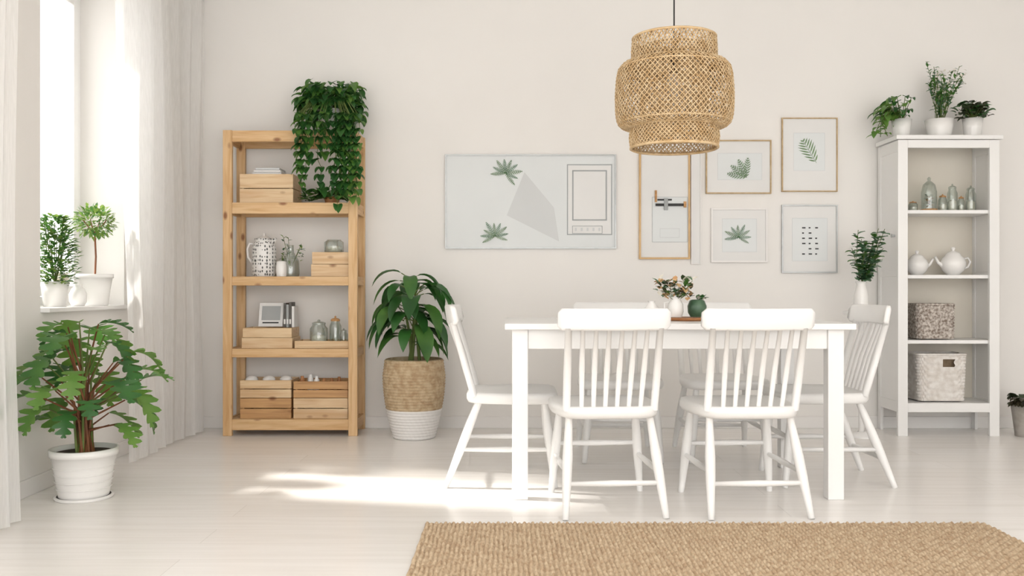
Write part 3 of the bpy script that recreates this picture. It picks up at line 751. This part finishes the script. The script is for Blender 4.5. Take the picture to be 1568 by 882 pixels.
# pedestal with eucalyptus vase
b=MB(); cx,cy=2.12,-0.33
b.lathe([(0.10,0.735),(0.105,0.74),(0.105,0.755),(0.1,0.76),(0.001,0.76)],(cx,cy,0),WHITE,36)
b.tube([(cx,cy,0.735),(cx,cy,0.02)],0.016,WHITE,14)
b.lathe([(0.1,0),(0.1,0.012),(0.02,0.03)],(cx,cy,0),WHITE,36)
b.build('pedestal_side_table')
b=MB(); c=Vector((cx,cy,0.762)); b.lathe([(0.038,0),(0.045,0.03),(0.04,0.1),(0.026,0.16),(0.034,0.178),(0.03,0.178),(0.02,0.15)],c,CER,28)
for k in range(13):
    a=R(0,6.28); h=R(0.18,0.38); st=c+Vector((0,0,0.12)); tip=st+Vector((R(-0.10,0.13),R(-0.08,0.05),h)); md=st.lerp(tip,0.5)+Vector((R(-.02,.02),0,0.02))
    b.tube([st,md,tip],0.0018,STEM,5)
    for j in range(12):
        t=j/12; p=(st.lerp(md,t*2) if t<0.5 else md.lerp(tip,t*2-1))
        if p.z<c.z+0.18: continue
        for sg in (-1,1): b.leaf(p,(sg*R(.3,1),R(-1,.3),R(0,.8)),R(.035,.055),0.038,[LG5,LG5,LG2][(j+k)%3],4,0.4,'oval')
b.build('eucalyptus_vase')

# far right pot
b=MB(); c=Vector((3.12,-0.33,0.001)); b.pot(c,0.085,0.06,0.2,GREYPOT)
for k in range(90):
    a=R(0,6.28); p=c+Vector((0.05*math.cos(a),0.05*math.sin(a),0.19+R(0,.05))); b.leaf(p,(math.cos(a),math.sin(a)*.5-.2,R(0,.8)),0.06,0.035,LG4,4,0.8,'oval')
b.build('potted_heather')

# table centrepiece
T=0.751
b=MB(); b.lathe([(0.1,0),(0.11,0.006),(0.11,0.014),(0.1,0.012),(0.001,0.011)],(0.80,-1.66,T),TERRA,40); b.build('round_wooden_tray')
b=MB(); b.lathe([(0.025,0),(0.033,0.02),(0.033,0.055),(0.02,0.075),(0.014,0.085),(0.018,0.09)],(0.645,-1.66,T),CER,24); b.build('bud_vase')
b=MB(); c=Vector((0.752,-1.68,T+0.0155)); b.lathe([(0.028,0),(0.036,0.025),(0.034,0.06),(0.022,0.08),(0.027,0.092)],c,CER,24)
b.tube([c+Vector((-0.03,0,0.07)),c+Vector((-0.052,0,0.065)),c+Vector((-0.05,0,0.035)),c+Vector((-0.033,0,0.025))],0.004,CER,8)
for k in range(130):
    tip=c+Vector((R(-.08,.07),R(-.05,.05),R(.09,.17)))
    if k<14: b.tube([c+Vector((0,0,.07)),tip],0.0013,STEM,4)
    b.leaf(tip,(R(-1,1),R(-1,1),R(-.2,1)),R(.025,.045),0.024,[FLY,LG2,LG4,FLW,LG5,FLY][k%6],3,0.3,'oval')
b.build('flower_jug')
b=MB(); c=Vector((0.856,-1.65,T+0.0155)); b.lathe([(0.03,0),(0.042,0.02),(0.044,0.05),(0.034,0.075),(0.024,0.08)],c,TGREEN,24)
for k in range(24): b.leaf(c+Vector((R(0,.03),R(-.02,.02),.08)),(R(0,1),R(-1,1),R(.4,1)),.03,.02,[LG1,FLW][k%3==0],3,.5,'oval')
b.build('green_planter')

# ---------------- rug ----------------
b=MB(); X0,X1,YA,YZ=-0.328,1.797,-4.0,-2.406; rw=0.0165; nrow=int((X1-X0)/rw); per=6; nx=nrow*per; ny=330
ph=[(math.pi*(k%2)+R(-0.5,0.5)) for k in range(nrow+1)]; vs=[];fs=[]
for j in range(ny+1):
    y=YA+(YZ-YA)*j/ny
    for i in range(nx+1):
        r_=i//per; x=X0+(X1-X0)*i/nx; q=abs(math.sin(math.pi*i/per))
        z=0.005+0.0085*q*(0.62+0.38*math.sin(y*2*math.pi/0.034+ph[min(r_,nrow)]))
        vs.append((x+0.002*math.sin(y*40+r_),y+(0.003*math.sin(r_*1.7) if j in(0,ny) else 0),z))
for j in range(ny):
    for i in range(nx):
        a=j*(nx+1)+i; fs.append((a,a+1,a+nx+2,a+nx+1))
b.add(vs,fs,RUG,True); b.box(X0,X1,YA,YZ,0.0005,0.005,RUG); b.build('jute_rug')

# ---------------- light ----------------
w=bpy.data.worlds.new('world'); sc.world=w; w.use_nodes=True
bg=w.node_tree.nodes['Background']; bg.inputs[0].default_value=(1.0,0.984,0.966,1); bg.inputs[1].default_value=3.4
sun=bpy.data.lights.new('sun','SUN'); sun.energy=9; sun.angle=0.08; sun.color=(1,0.96,0.9)
so=bpy.data.objects.new('sun',sun); sc.collection.objects.link(so)
so.rotation_euler=Vector((0.735,-0.13,-0.67)).to_track_quat('-Z','Y').to_euler(); so.location=(-6,1,6)

cam=bpy.data.cameras.new('camera'); cam.lens=32.14; cam.sensor_width=36; cam.clip_start=0.05
co=bpy.data.objects.new('camera',cam); sc.collection.objects.link(co); co.location=(0,-5.88,0.9); co.rotation_euler=(math.radians(90),0,0)
sc.camera=co
